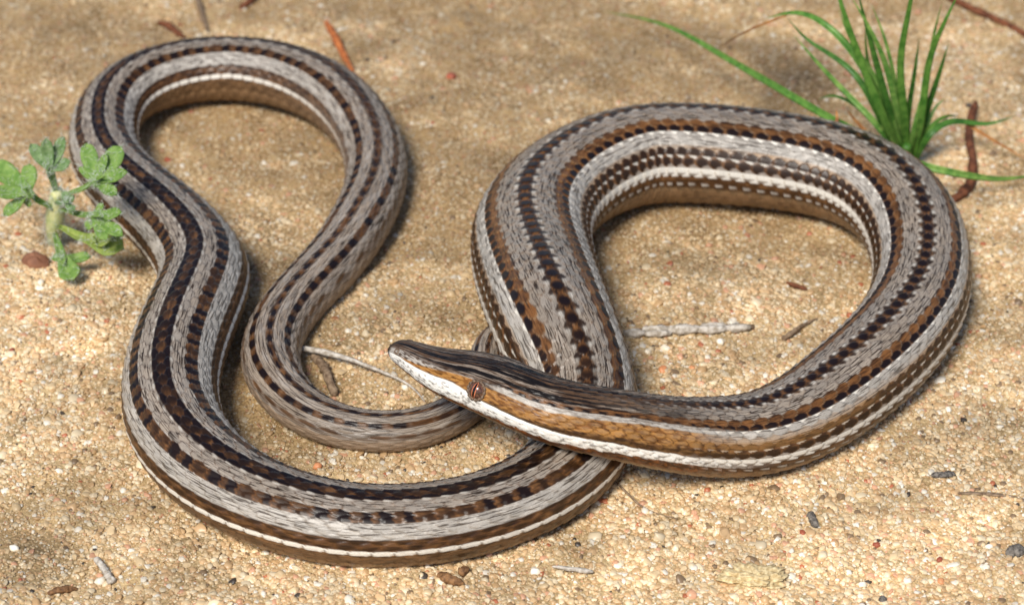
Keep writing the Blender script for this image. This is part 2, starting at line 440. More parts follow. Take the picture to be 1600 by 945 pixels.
def paint_fore():
    g = mix(mix(c_grey * one, c_tan * one, 0.25 * ra2), c_brown * one, 0.48 * tip) * vb
    r0 = mix(mix(c_brown * .8 * one, c_orng * one, 0.6 * smooth(.45, .1, tn)), c_black * one, blob(.60, .34, 0, .80))
    tri = smooth(.12, -.05, (wq + 1) * 0.8 - (1.05 - np.abs(tn - .5) * 1.5))
    r1 = mix(mix(g, c_white * .85 * one, (.25 + .5 * ra3) * blob(.75, .34, -.30, .42)), c_dk * one, tri * smooth(.34, .12, np.abs(tn - .40)) * .95)
    r1 = mix(r1, c_dk * one, smooth(-.28, -.55, wq) * .8)
    r4 = mix(c_orng * one, c_brown * one, 0.6 * ra2) ; r4 = mix(r4, c_tan * one, .5 * tip)
    r4 = mix(r4, c_dk * one, .8 * smooth(-.35, -.6, wq) * smooth(.3, .6, ra3))
    r5 = mix(c_orng * one, c_black * one, blob(.52, .46, -.08, .80, .22)); r5 = mix(r5, c_white * one, smooth(.42, .62, wq))
    r6 = mix(mix(c_lite * one, c_grey * one, .3 * ra2), c_brown * one, .15 * tip) * vb
    r7 = mix(c_lite * 0.9 * one, c_gold * one, .75 * smooth(-.1, .5, wq) * (.4 + .6 * ra1))
    r8 = mix(c_brown * one, c_dk * one, blob(.5, .45, 0, .8)); r8 = mix(r8, c_white * one, .85 * smooth(.42, .6, wq) * smooth(.3, .5, tn))
    r9 = mix(c_brown * one, c_dk * one, blob(.5, .5, .2, .7)); r9 = mix(r9, c_orng * one, .5 * tip)
    r10 = mix(c_white * .92 * one, c_tan * one, .45 * tip); r10 = mix(r10, c_brown * one, .7 * smooth(.30, .5, np.abs(wq)))
    r11 = mix(c_brown * one, c_white * one, .8 * smooth(-.2, -.45, wq) * smooth(.25, .45, tn))
    r12 = mix(c_brown * one, c_white * .8 * one, .7 * blob(.7, .3, -.3, .25)); r12 = mix(r12, c_tan * one, .8 * smooth(.1, .5, wq))
    bl = mix(c_belly * one, c_brown * one, .5 * ra1 * smooth(.3, .8, tn))
    return rows({0: (r0, .15), 1: (r1, .45), 2: (g, 1), 3: (g, 1), 4: (r4, .55), 5: (r5, .15), 6: (r6, .8), 7: (r7, .75),
                 8: (r8, .3), 9: (r9, .3), 10: (r10, .12), 11: (r11, .12), 12: (r12, .4), (13, 14, 15, 16): (bl, .4)})
def paint_rear():
    g = mix(mix(c_grey * 1.04 * one, c_tan * one, 0.2 * ra2), c_brown * one, 0.62 * tip) * vb
    lt = mix(mix(c_lite * one, c_grey * one, .3 * ra2), c_brown * one, .32 * tip) * vb
    r0 = mix(mix(c_brown * .8 * one, c_dk * one, .4 + .6 * ra1), c_orng * one, .3 * blob(.2, .3, 0, .6)); r0 = mix(r0, c_black * one, .8 * blob(.6, .38, 0, .9) * smooth(.35, .5, ra3))
    r1 = mix(g, c_dk * one, smooth(.36, .18, wq)); r1 = mix(r1, c_black * one, blob(.55, .52, -.35, .66, .25) * smooth(.08, .2, ra2))
    r1 = mix(r1, c_white * .8 * one, .5 * blob(.8, .3, .5, .3))
    kb = np.floor(Ug + .05 * np.sin(Vg * 7)).astype(int); fu = Ug + .05 * np.sin(Vg * 7) - kb; rk = h2(kb * 7 + 3, np.sign(Vg).astype(int) + 5)
    bar = smooth(.04, .18, fu) * smooth(.98 - .35 * rk, .80 - .35 * rk, fu) * (.55 + .45 * smooth(.08, .3, h2(kb * 11 + 5, np.sign(Vg).astype(int) + 9)))
    dk = mix(mix(c_brown * .82 * one, c_orng * one, .5 * smooth(.25, .05, fu) + .12 * ra1), c_black * one, bar)
    r4 = mix(dk, lt, smooth(-.45, -.7, wq) * smooth(.5, .7, ra3)); r5 = mix(dk, lt, smooth(.42, .62, wq))
    r8 = mix(lt, c_brown * one, smooth(-.25, .05, wq)); r8 = mix(r8, c_dk * one, .7 * blob(.5, .4, .35, .5))
    r9 = mix(c_brown * one, c_orng * one, .35 * ra1); r9 = mix(r9, c_dk * one, .7 * blob(.55, .4, .25, .5))
    r10 = mix(c_white * one, c_brown * one, .7 * tip); r10 = mix(r10, c_brown * one, smooth(.38, .6, np.abs(wq)))
    bl = mix(mix(c_belly * .85 * one, c_brown * one, .55), c_brown * one, .6 * ra1 * tip)
    bl2 = mix(c_belly * one, c_brown * one, .3 * ra1)
    return rows({0: (r0, .3), 1: (r1, .6), (2, 3): (g, 1), 4: (r4, .25), 5: (r5, .25), (6, 7): (lt, .9), 8: (r8, .55), 9: (r9, .5),
                 10: (r10, .15), (11, 12): (bl, .4), (13, 14, 15, 16): (bl2, .3)})
def paint_tail():
    g = mix(mix(c_grey * 1.18 * one, c_tan * one, 0.35 * ra2), c_brown * one, 0.3 * tip) * vb
    kb = np.floor(Ug).astype(int); fu = Ug - kb; rk = h2(kb * 7 + 3, np.sign(Vg).astype(int) + 5)
    bar = smooth(.05, .2, fu) * smooth(.85, .65, fu) * smooth(.15, .35, rk)
    dash = mix(mix(c_brown * one, c_orng * one, .35 * ra1), c_black * one, bar); dash = mix(dash, g, .55 * smooth(.86, .95, fu))
    r0 = mix(dash, g, smooth(.6, .8, np.abs(wq)))
    r1 = mix(g, c_dk * one, .9 * smooth(-.1, -.35, wq))
    r4 = mix(dash, g, smooth(-.45, -.7, wq)); r5 = mix(dash, g, smooth(.35, .6, wq))
    r8 = mix(g, c_brown * one, .9 * blob(.5, .5, 0, .75) * smooth(.1, .3, ra2)); r9 = mix(g, c_brown * one, .5 * blob(.5, .5, -.4, .5))
    bl = mix(c_belly * 1.1 * one, c_grey * one, .5)
    return rows({0: (r0, .4), 1: (r1, .9), (2, 3): (g, 1), 4: (r4, .4), 5: (r5, .3), (6, 7): (g, 1), 8: (r8, .6), 9: (r9, .6), (10, 11): (bl, .6), (12, 13, 14, 15, 16): (bl, .4)})
cf, sf = paint_fore(); cr, srk = paint_rear(); ct, stt = paint_tail()
m1 = smooth(S_CROSS - 1.2, S_CROSS + .6, Sg); m2 = smooth(S_TAIL - 7.5, S_TAIL - 1.0, Sg)
COL = mix(mix(cf, cr, m1), ct, m2); STK = (sf * (1 - m1) + srk * m1) * (1 - m2) + stt * m2
# head and neck: stripes that run out of the body pattern
def eye_station():
    best = (1e9, 0, 0)
    for s_ in np.arange(0.6, 2.4, 0.02):
        p = np.array([col_at(s_, k) for k in range(3)])
        x = IMW / 2 + np.dot(p - CAMP, RGT) * pxscale(p)
        if abs(x - 764) < best[0]: best = (abs(x - 764), s_)
    return best[1]
S_EYE = eye_station()
print('eye at', S_EYE)
wob = 2.2 * (fbm(Sg * 6, Dg * .05 + 3, 3) - .5) * 2
D = Dg + wob
fine_n = fbm(Sg * 18 + 3, Dg * 0.36 + 11, 3); streaks = fbm(Sg * 1.6 + 5, Dg * .26 + np.sign(Vg) * 31 + 50, 3)
e = Sg - S_EYE
streak2 = fbm(Sg * 2.4 + 45, Dg * .36 + np.sign(Vg) * 17 + 90, 3)
hd = mix(lin(92, 70, 52) * one, lin(26, 20, 17) * one, smooth(.42, .56, streaks))
hd = mix(hd, lin(150, 136, 122) * one, .8 * smooth(.56, .66, streak2) * smooth(2, 14, Dg))
frost = smooth(30, 46, D) * smooth(-.2, -.9, e) + smooth(40, 48, D) * smooth(.25, -.15, e)
hd = mix(hd, mix(lin(196, 188, 178) * one, lin(90, 76, 64) * one, smooth(.42, .62, fine_n)), np.clip(frost, 0, 1) * .8)
# orange band from the snout to the eye, golden side behind it
up_o = np.interp(e, [-1.1, -.89, -.4, -.1, .1, .84, 1.7, 3], [60, 57, 43, 46, 50, 52, 48, 52]); lo_o = np.interp(e, [-1.1, -.89, -.4, -.1, .12, .84, 1.7, 3], [64, 66, 62, 71, 78, 84, 85, 85])
og = mix(lin(168, 120, 64) * one, lin(124, 80, 38) * one, smooth(.4, .62, fine_n)); og = og * (.8 + .4 * ra1)[..., None]
lw0 = np.interp(e, [-.2, .3, 1, 3], [.80, .66, .55, .48])
low = smooth(lw0, lw0 + .28, (D - up_o) / (lo_o - up_o) + .25 * (fine_n - .5))
og = mix(og, c_dk * one, .9 * low * (.75 + .25 * fine_n))
og = mix(og, c_dk * one, .55 * smooth(.14, .02, edge) * smooth(.2, .8, e))
og = mix(og, c_tan * one, .35 * blob(.55, .3, 0, .5) * (1 - low) * smooth(.2, .8, e))
front = smooth(-1.12, -.95, e)
m_or = smooth(up_o - 1.5, up_o + 1.5, D) * smooth(lo_o + 1.5, lo_o - 1.5, D) * front
hd = mix(hd, og, m_or)
# pale line behind the eye
m_w2 = smooth(up_o - 9.5, up_o - 7, D) * smooth(up_o + 1, up_o - 1, D) * smooth(.12, .3, e)
hd = mix(hd, mix(c_lite * one, c_brown * one, .4 * smooth(.5, .65, fine_n)), m_w2)
# black-dotted brown line above it
m_b2 = smooth(up_o - 17, up_o - 15, D) * smooth(up_o - 8, up_o - 10, D) * smooth(.2, .5, e)
fu_ = Ug - np.floor(Ug)
hd = mix(hd, mix(lin(118, 78, 42) * one, c_black * one, smooth(.15, .3, fu_) * smooth(.9, .7, fu_) * smooth(up_o - 15, up_o - 12.5, D)), m_b2)
# white lip
sca = np.abs(np.sin(Sg * 3.14159 / .24)) ** .7
lo_w = np.interp(e, [-1.2, -.8, -.3, 0, .5, 1.4, 2.5, 4], [102, 107, 105, 107, 103, 102, 100, 98]) + 5.0 * sca * smooth(2.0, 1.0, e) + 2 * sca * smooth(1.0, 2.0, e)
m_w = smooth(lo_o - .5, lo_o + 1.5, D) * smooth(lo_w + 1.2, lo_w - 1.2, D)
spk = vnoise(Sg * 26, Dg * .30 + 9) * .6 + .4 * vnoise(Sg * 50, Dg * .6 + 30)
wh = mix(lin(238, 234, 226) * one, lin(92, 84, 78) * one, .75 * smooth(.48, .70, spk) * smooth(lo_o + 2, lo_o + 9, D) * smooth(lo_w - 1, lo_w - 6, D))
hd = mix(hd, wh, m_w)
# lower jaw
jw = mix(lin(120, 70, 30) * one, lin(60, 34, 16) * one, smooth(.4, .65, fine_n)); jw = mix(jw, c_tan * one, smooth(118, 135, D))
hd = mix(hd, jw, smooth(lo_w - .8, lo_w + 1.2, D))
# snout tip dark
hd = mix(hd, c_dk * one, smooth(.10, .03, Sg))
m_h = smooth(S_EYE + 3.4, S_EYE + 1.9, Sg + .5 * (fbm(Sg * 3, Dg * .08 + 5, 2) - .5)); 
m_dor = smooth(S_EYE + 3.2, S_EYE + .9, Sg)
mm = np.where(Dg < 40, m_dor, m_h)
COL = mix(COL, hd, mm); STK = STK * (1 - mm) + mm * np.where(Dg < 45, .5, .06)
# fore body dries darker to the sides of the golden neck
m_g = smooth(S_EYE + 7, S_EYE + 2.5, Sg) * (1 - mm) * np.isin(ja, (7, 8))
COL = mix(COL, c_gold * .85 * one, .55 * m_g)
fl = fbm(Ug * 1.6 + 9, Vg * 3.2 + 60, 3)
lum = COL.mean(-1); dark = smooth(.22, .08, lum) * smooth(.012, .03, lum)
COL = mix(COL, lin(142, 100, 60) * one, .34 * dark * smooth(.54, .70, fl) * np.where((Dg < 100) & (Sg > S_EYE + 1.5), 1, .25))
COL = mix(COL, c_dk * one, .5 * dark * smooth(.46, .34, fl))
COL = np.clip(COL * (0.93 + 0.14 * fbm(Sg * 1.1, Dg * .03 + 60, 2))[..., None], 0.004, .9)

# surface
CX = np.stack([col_at(sr, k) for k in range(3)], 1)
A, RH = col_at(sr, 3), col_at(sr, 4)
cap = 0.14
A = A * np.where(sr < cap, np.sqrt(np.clip(1 - (1 - sr / cap) ** 2, 0, 1)) * .985 + .015, 1) * np.where(LEN - sr < .2, np.sqrt(np.clip((LEN - sr) / .2, 0.002, 1)), 1)
T = np.gradient(np.stack([np.interp(sr, SL, np.convolve(np.pad(Q[:, k], 20, 'edge'), np.ones(41) / 41, 'valid')) for k in range(3)], 1), sr, axis=0)
T /= np.linalg.norm(T, axis=1)[:, None]
Sd = np.cross(T, [0, 0, 1.0]); Sd /= np.linalg.norm(Sd, axis=1)[:, None]
Up = np.cross(Sd, T)
# slow roll of the back away from the viewer in the far bends
roll = np.interp(sr, [0, 3, knot_s(14), knot_s(18), knot_s(22), knot_s(25), knot_s(28), knot_s(34), LEN], np.radians([0, 0, 0, -8, -15, -8, 0, 0, 0]))
roll = roll + np.interp(sr, [knot_s(36), knot_s(39), knot_s(43), knot_s(48), knot_s(52), knot_s(56), knot_s(59)], np.radians([0, 9, 9, 6, 18, 6, 0]))
flip = 1.0
cr_, sr_ = np.cos(roll)[:, None], np.sin(roll)[:, None]
Sd, Up = Sd * cr_ + Up * sr_, Up * cr_ - Sd * sr_
th = np.radians(Dg) * np.sign(np.where(Vg == 0, 1, Vg))
ex, ez = np.sin(th), np.cos(th)
sq = np.where(ez < 0, FLAT, 1.0)
body_m = smooth(1.4, 3.0, Sg) * smooth(0, 1.5, LEN - Sg)
rad_mul = 1 + 0.0 * Dg
# head modelling: ridge over the eye, hollow before it, seam of the mouth, fuller jaw
rad_mul += .07 * np.exp(-((Dg - 42) / 12) ** 2) * smooth(-1.1, -.5, e) * smooth(.5, .05, e)
rad_mul -= .075 * np.exp(-((Dg - 60) / 12) ** 2) * smooth(-1.0, -.5, e) * smooth(-.05, -.25, e)
rad_mul -= .045 * np.exp(-((D - lo_w) / 2.2) ** 2) * smooth(-1.2, -.9, e) * smooth(1.0, .4, e)
rad_mul -= .05 * np.exp(-((D - lo_o) / 2.0) ** 2) * smooth(-1.2, -.9, e) * smooth(1.6, .4, e)
rad_mul -= .05 * np.exp(-(Dg / 18) ** 2) * smooth(-1.2, -.7, e) * smooth(.3, -.4, e)
gran = (fbm(Sg * 30, Dg * .6 + 4, 3) - .5) * .03 * smooth(.03, .2, Sg) * smooth(S_EYE + 2, S_EYE, Sg) * np.where(Dg < 46, 1.2, .7)
rad_mul += gran
rad_mul += 0.012 * (fbm(Sg * .7 + 3, Dg * .02, 2) - .5) * 2
RAD = A[:, None] * rad_mul
off = relief * (0.0150 * body_m + .003 * smooth(.5, 1.4, Sg)) * np.minimum(1, A[:, None] / .35)
POS = CX[:, None, :] + (RAD * ex + off * ex)[..., None] * Sd[:, None, :] * flip + (RAD * RH[:, None] * ez * sq + off * ez)[..., None] * Up[:, None, :]
Vb = POS.reshape(-1, 3)
ground_under = ground_h(CX[:, 0], CX[:, 1])
i = np.arange(NR - 1)[:, None] * NV; j = np.arange(NV)[None, :]
F = np.stack([i + j, i + NV + j, i + NV + (j + 1) % NV, i + (j + 1) % NV], -1).reshape(-1, 4)
suv = np.stack([Ug, Vg, np.zeros_like(Ug)], -1).reshape(-1, 3)
bm_, t, b = new_mat('lizard_skin')
N, L = t.nodes, t.links
ac = N.new('ShaderNodeAttribute'); ac.attribute_name = 'pattern'
ak = N.new('ShaderNodeAttribute'); ak.attribute_name = 'streak'
au = N.new('ShaderNodeAttribute'); au.attribute_name = 'suv'
mp = N.new('ShaderNodeMapping'); mp.inputs['Scale'].default_value = (0.85, 4.2, 1); L.new(au.outputs['Vector'], mp.inputs['Vector'])
no = N.new('ShaderNodeTexNoise'); no.inputs['Scale'].default_value = 1; no.inputs['Detail'].default_value = 3; no.inputs['Distortion'].default_value = .5
L.new(mp.outputs[0], no.inputs['Vector'])
rp = N.new('ShaderNodeValToRGB'); L.new(no.outputs['Fac'], rp.inputs['Fac'])
rp.color_ramp.elements[0].position = .385; rp.color_ramp.elements[0].color = (.13, .10, .08, 1)
rp.color_ramp.elements[1].position = .50; rp.color_ramp.elements[1].color = (1, 1, 1, 1)
mxs = N.new('ShaderNodeMix'); mxs.data_type = 'RGBA'; mxs.blend_type = 'MULTIPLY'
L.new(ak.outputs['Fac'], mxs.inputs['Factor']); L.new(ac.outputs['Color'], mxs.inputs['A']); L.new(rp.outputs[0], mxs.inputs['B'])
mp2 = N.new('ShaderNodeMapping'); mp2.inputs['Scale'].default_value = (7, 9, 1); L.new(au.outputs['Vector'], mp2.inputs['Vector'])
no2 = N.new('ShaderNodeTexNoise'); no2.inputs['Scale'].default_value = 1; no2.inputs['Detail'].default_value = 2; L.new(mp2.outputs[0], no2.inputs['Vector'])
rp2 = N.new('ShaderNodeValToRGB'); L.new(no2.outputs['Fac'], rp2.inputs['Fac'])
rp2.color_ramp.elements[0].position = .3; rp2.color_ramp.elements[0].color = (.72, .69, .66, 1)
rp2.color_ramp.elements[1].position = .6; rp2.color_ramp.elements[1].color = (1, 1, 1, 1)
mx2 = N.new('ShaderNodeMix'); mx2.data_type = 'RGBA'; mx2.blend_type = 'MULTIPLY'; mx2.inputs['Factor'].default_value = .8
L.new(mxs.outputs['Result'], mx2.inputs['A']); L.new(rp2.outputs[0], mx2.inputs['B'])
L.new(mx2.outputs['Result'], b.inputs['Base Color'])
bp = N.new('ShaderNodeBump'); bp.inputs['Strength'].default_value = .35; bp.inputs['Distance'].default_value = .006 * S
L.new(no.outputs['Fac'], bp.inputs['Height']); L.new(bp.outputs[0], b.inputs['Normal'])
b.inputs['Roughness'].default_value = .36; b.inputs['Specular IOR Level'].default_value = .28
liz = bpy.data.objects.new('legless_lizard', None); sc.collection.objects.link(liz)
liz.empty_display_size = .01
liz['label'] = 'slender grey and brown striped legless lizard coiled on the sand'
liz['category'] = 'lizard'
body = link('body', mesh_np('body', Vb, F, {'pattern': ('FLOAT_COLOR', COL.reshape(-1, 3)), 'streak': ('FLOAT', STK.ravel()), 'suv': ('FLOAT_VECTOR', suv)}), bm_, liz)

# eyes
ie = int(np.argmin(np.abs(sr - S_EYE)))
m_eye = simple_mat('copper_eye', lin(112, 76, 58), lin(58, 38, 30), 40, .06, 0, .6)
m_pup = simple_mat('pupil', lin(8, 5, 4), lin(6, 4, 3), 10, .08, 0, .6)
m_rim = simple_mat('pupil_rim', lin(206, 128, 92), lin(180, 100, 66), 30, .12, 0, .5)
m_lid = simple_mat('eye_scales', lin(128, 104, 82), lin(54, 40, 30), 60, .45, .6)
def sphere(name, c, ax, r, n=24):
    th_ = np.linspace(0, np.pi, n // 2 + 1); ph = np.linspace(0, 2 * np.pi, n, endpoint=False)
    A_, B_ = np.meshgrid(th_, ph, indexing='ij')
    Vv = c + r * (np.sin(A_) * np.cos(B_))[..., None] * ax[0] + r * (np.sin(A_) * np.sin(B_))[..., None] * ax[1] + r * np.cos(A_)[..., None] * ax[2]
    ii = np.arange(n // 2)[:, None] * n; jj = np.arange(n)[None]
    Ff = np.stack([ii + jj, ii + n + jj, ii + n + (jj + 1) % n, ii + (jj + 1) % n], -1).reshape(-1, 4)
    return mesh_np(name, Vv.reshape(-1, 3), Ff)
for side in (1, -1):
    k = int(np.argmin(np.abs(dd - side * 62)))
    p = POS[ie, k]; tl = T[ie]
    a3 = math.radians(62)
    nrm = Sd[ie] * side * math.sin(a3) + Up[ie] * math.cos(a3); nrm = nrm - tl * np.dot(nrm, tl) - tl * .10; nrm /= np.linalg.norm(nrm)
    upv = Up[ie] - nrm * np.dot(Up[ie], nrm); upv /= np.linalg.norm(upv); fw = np.cross(upv, nrm)
    r = .118; c = p - nrm * r * .52
    eye = link('eye', sphere('eye', c, (fw, upv, nrm), r), m_eye, liz)
    def slit(name, wd, ht, lift, x0, mat, par):
        hs = np.linspace(-1, 1, 13); V_, F_ = [], []
        for q in hs:
            for g_ in (-1, 0, 1):
                lx = x0 + g_ * wd * math.sqrt(max(0, 1 - q * q)) + .0; ly = q * ht
                V_.append(c + fw * lx + upv * ly + nrm * (math.sqrt(max(0, r * r - lx * lx - ly * ly)) + lift))
        for q in range(12):
            for g_ in range(2):
                z_ = q * 3 + g_; F_.append((z_, z_ + 1, z_ + 4, z_ + 3))
        return link(name, mesh_np(name, np.array(V_), np.array(F_)), mat, par)
    slit('pupil', .015, .095, .0030, 0, m_pup, eye)
    slit('iris_rim', .026, .098, .0010, 0, m_rim, eye)
    # ring of small scales round the eye
    n1_, n2_ = 64, 8
    V_ = []
    for q in range(n1_):
        an = 2 * math.pi * q / n1_; rr_ = .018 * (1 + .3 * math.cos(an * 14))
        for g_ in range(n2_):
            bn = 2 * math.pi * g_ / n2_
            dv = fw * math.cos(an) + upv * math.sin(an)
            V_.append(c + nrm * (r * .50 + rr_ * math.sin(bn)) + dv * (r * .90 + rr_ * math.cos(bn)))
    ii = np.arange(n1_)[:, None]; jj = np.arange(n2_)[None]
    F_ = np.stack([ii * n2_ + jj, ((ii + 1) % n1_) * n2_ + jj, ((ii + 1) % n1_) * n2_ + (jj + 1) % n2_, ii * n2_ + (jj + 1) % n2_], -1).reshape(-1, 4)
    link('eye_rim', mesh_np('eye_rim', np.array(V_), F_), m_lid, eye)
    # nostril
    i_n = int(np.argmin(np.abs(sr - .20))); k = int(np.argmin(np.abs(dd - side * 48)))
    pn = POS[i_n, k]; nn_ = Sd[i_n] * side * math.sin(math.radians(48)) + Up[i_n] * math.cos(math.radians(48)) - T[i_n] * .3; nn_ /= np.linalg.norm(nn_)
    f2 = np.cross(Up[i_n], nn_); f2 /= np.linalg.norm(f2); u2 = np.cross(nn_, f2)
    V_ = []
    for q in range(20):
        an = 2 * math.pi * q / 20; dv = f2 * math.cos(an) + u2 * math.sin(an)
        for rr_, zz in ((.042, -.006), (.034, .006), (.024, .006), (.016, -.004), (.0, -.008)):
            V_.append(pn + dv * rr_ + nn_ * zz)
    ii = np.arange(20)[:, None]; jj = np.arange(4)[None]
    F_ = np.stack([ii * 5 + jj, ((ii + 1) % 20) * 5 + jj, ((ii + 1) % 20) * 5 + jj + 1, ii * 5 + jj + 1], -1).reshape(-1, 4)
    link('nostril', mesh_np('nostril', np.array(V_), F_), m_lid, liz)

# ---------------------------------------------------------------- plants
def blade_mesh(name, pts, width, fold=.35, twist=0.0, thick=.008, steps=26, bend_n=None):
    """a grass blade: folded strip with thickness, tapering to a point"""
    C = spline(np.asarray(pts, float), n=steps)
    T_ = np.gradient(C, axis=0); T_ /= np.linalg.norm(T_, axis=1)[:, None]
    ref = np.array(bend_n if bend_n is not None else (0, -1.0, .4))
    Sd_ = np.cross(T_, ref); Sd_ /= np.maximum(np.linalg.norm(Sd_, axis=1), .05)[:, None]
    Nn = np.cross(Sd_, T_)
    q = np.linspace(0, 1, steps)
    wd = width * np.minimum(1, .55 + 2.5 * q) * np.clip(1 - q ** 3.2, .03, 1)
    tw = twist * q
    s2 = Sd_ * np.cos(tw)[:, None] + Nn * np.sin(tw)[:, None]; n2_ = Nn * np.cos(tw)[:, None] - Sd_ * np.sin(tw)[:, None]
    prof = [(-1, fold), (-.5, .12), (0, 0), (.5, .12), (1, fold), (.5, .12 - thick / width * 2), (0, -thick / width * 3), (-.5, .12 - thick / width * 2)]
    Vv = np.stack([C + wd[:, None] * (a_ * s2 * .5 + b_ * n2_ * .5) for a_, b_ in prof], 1)
    n = len(prof)
    ii = np.arange(steps - 1)[:, None] * n; jj = np.arange(n)[None]
    Ff = np.stack([ii + jj, ii + (jj + 1) % n, ii + n + (jj + 1) % n, ii + n + jj], -1).reshape(-1, 4)
    return mesh_np(name, Vv.reshape(-1, 3), Ff)

m_gr = [simple_mat('grass_green', lin(114, 158, 68), lin(72, 122, 44), 9, .42, .1, .4, transl=.25),
        simple_mat('grass_light', lin(146, 182, 92), lin(86, 138, 58), 9, .42, .1, .4, transl=.25),
        simple_mat('grass_dark', lin(88, 136, 54), lin(54, 100, 38), 9, .42, .1, .4, transl=.25)]
m_dry = simple_mat('grass_dry', lin(186, 130, 72), lin(132, 84, 46), 9, .6, .1, .3, transl=.15)
gb = at(1415, 246, 0)
tuft = bpy.data.objects.new('grass_tuft', None); sc.collection.objects.link(tuft); tuft.empty_display_size = .01
tuft.location = tuple(gb * S)
tuft['label'] = 'tuft of narrow green grass blades growing beside the striped lizard'; tuft['category'] = 'grass'
def child_of_tuft(o, par):
    o.parent = par; o.matrix_parent_inverse = par.matrix_world.inverted() if False else o.matrix_parent_inverse
    o.location = tuple(-np.array(par.location))
BL = [ # (points: view x, view y, height), width, material
 ([(1412, 250, .0), (1385, 195, .8), (1345, 95, 1.9), (1310, -10, 2.9), (1300, -60, 3.3)], .105, 0),
 ([(1414, 250, .0), (1392, 180, .9), (1362, 70, 2.1), (1338, -20, 3.0)], .095, 2),
 ([(1416, 250, .0), (1400, 170, 1.0), (1380, 90, 1.9), (1345, 20, 2.6), (1330, -5, 2.8)], .085, 1),
 ([(1418, 250, .0), (1412, 170, 1.0), (1408, 90, 1.9), (1425, -10, 3.0), (1428, -60, 3.5)], .10, 0),
 ([(1411, 252, .0), (1378, 190, .8), (1330, 110, 1.5), (1262, 62, 1.7), (1230, 28, 2.0)], .09, 2),
 ([(1410, 252, .0), (1370, 195, .75), (1322, 145, 1.1), (1275, 95, 1.5), (1240, 55, 1.8)], .085, 1),
 ([(1409, 252, .0), (1380, 170, 1.0), (1330, 80, 1.8), (1275, 30, 2.1), (1225, 22, 1.9), (1197, 30, 1.7)], .11, 0),
 ([(1424, 250, .0), (1440, 180, .9), (1452, 95, 1.8), (1478, 30, 2.5), (1500, -15, 2.9)], .10, 0),
 ([(1426, 252, .0), (1448, 175, .8), (1468, 115, 1.4), (1482, 68, 1.9)], .085, 2),
 ([(1428, 252, .0), (1445, 205, .5), (1462, 168, .8), (1476, 154, .9)], .07, 1),
 ([(1430, 254, .0), (1455, 208, .55), (1490, 190, .6), (1540, 194, .5), (1588, 180, .6)], .085, 2),
 ([(1428, 254, .0), (1448, 205, .55), (1472, 184, .7), (1500, 182, .6)], .075, 0),
 ([(1424, 256, .25), (1400, 236, .85), (1330, 202, .95), (1220, 140, .9), (1120, 82, .7), (1040, 40, .5), (945, 19, .1)], .095, 0),
 ([(1408, 246, .35), (1455, 262, .5), (1520, 275, .35), (1570, 279, .2), (1625, 272, .15)], .10, 1),
 ([(1416, 250, .0), (1402, 150, 1.1), (1382, 60, 2.0), (1362, 8, 2.5)], .06, 1),
 ([(1420, 250, .0), (1418, 190, .7), (1428, 120, 1.4), (1436, 60, 2.0)], .075, 2),
 ([(1413, 251, .0), (1396, 200, .65), (1378, 160, 1.0), (1356, 100, 1.6), (1352, 30, 2.3)], .08, 0),
 ([(1410, 252, .0), (1372, 200, .7), (1336, 165, .9), (1300, 150, .9), (1276, 158, .7)], .06, 2),
 ([(1421, 250, .0), (1430, 195, .7), (1447, 130, 1.3), (1458, 60, 2.0), (1472, 5, 2.6)], .075, 1),
 ([(1413, 250, .0), (1398, 205, .6), (1372, 130, 1.4), (1330, 62, 2.0), (1310, 15, 2.4)], .08, 1),
]
for pts, wd, mi in BL:
    me = blade_mesh('blade', [at(*q) for q in pts], wd * 1.12, twist=random.uniform(-.7, .7))
    o = link('blade', me, m_gr[mi], tuft); o.location = tuple(-gb * S)
for pts, wd in [([(1296, 228, .95), (1304, 205, 1.0), (1308, 185, 1.1), (1306, 168, 1.2)], .07), ([(1385, 240, .5), (1352, 205, .6), (1318, 166, .5)], .06),
                ([(1230, 24, 1.9), (1175, 45, 1.6), (1118, 78, 1.0)], .035), ([(1500, 186, .55), (1540, 212, .35), (1606, 250, .08)], .05)]:
    o = link('dry_blade', blade_mesh('dry_blade', [at(*q) for q in pts], wd, twist=.5), m_dry, tuft); o.location = tuple(-gb * S)
o = link('sheath', tube_mesh('sheath', [at(1416, 262, -.05), at(1416, 246, .1), at(1417, 228, .35)], [.09, .11, .05], 12, 14, .25, 3), m_gr[2], tuft); o.location = tuple(-gb * S)

# hairy lobed weed at the left
m_lf = [simple_mat('leaf_green', lin(136, 164, 86), lin(100, 136, 60), 14, .62, .4, .25, transl=.18),
        simple_mat('leaf_grey_green', lin(134, 158, 108), lin(98, 128, 76), 14, .68, .4, .25, transl=.18),
        simple_mat('leaf_yellow', lin(162, 174, 92), lin(126, 148, 66), 14, .62, .4, .25, transl=.18)]
m_hair = simple_mat('plant_hair', lin(236, 240, 232), lin(214, 224, 206), 10, .5, 0, .4, transl=.3)
m_stem = simple_mat('weed_stem', lin(206, 204, 150), lin(166, 176, 116), 12, .6, .3, .3)
wb = at(86, 384, 0)
weed = bpy.data.objects.new('weed_seedling', None); sc.collection.objects.link(weed); weed.empty_display_size = .01
weed.location = tuple(wb * S)
weed['label'] = 'small hairy green weed with rounded lobed leaves beside the lizard'; weed['category'] = 'plant'
hairs_V, hairs_F = [], []
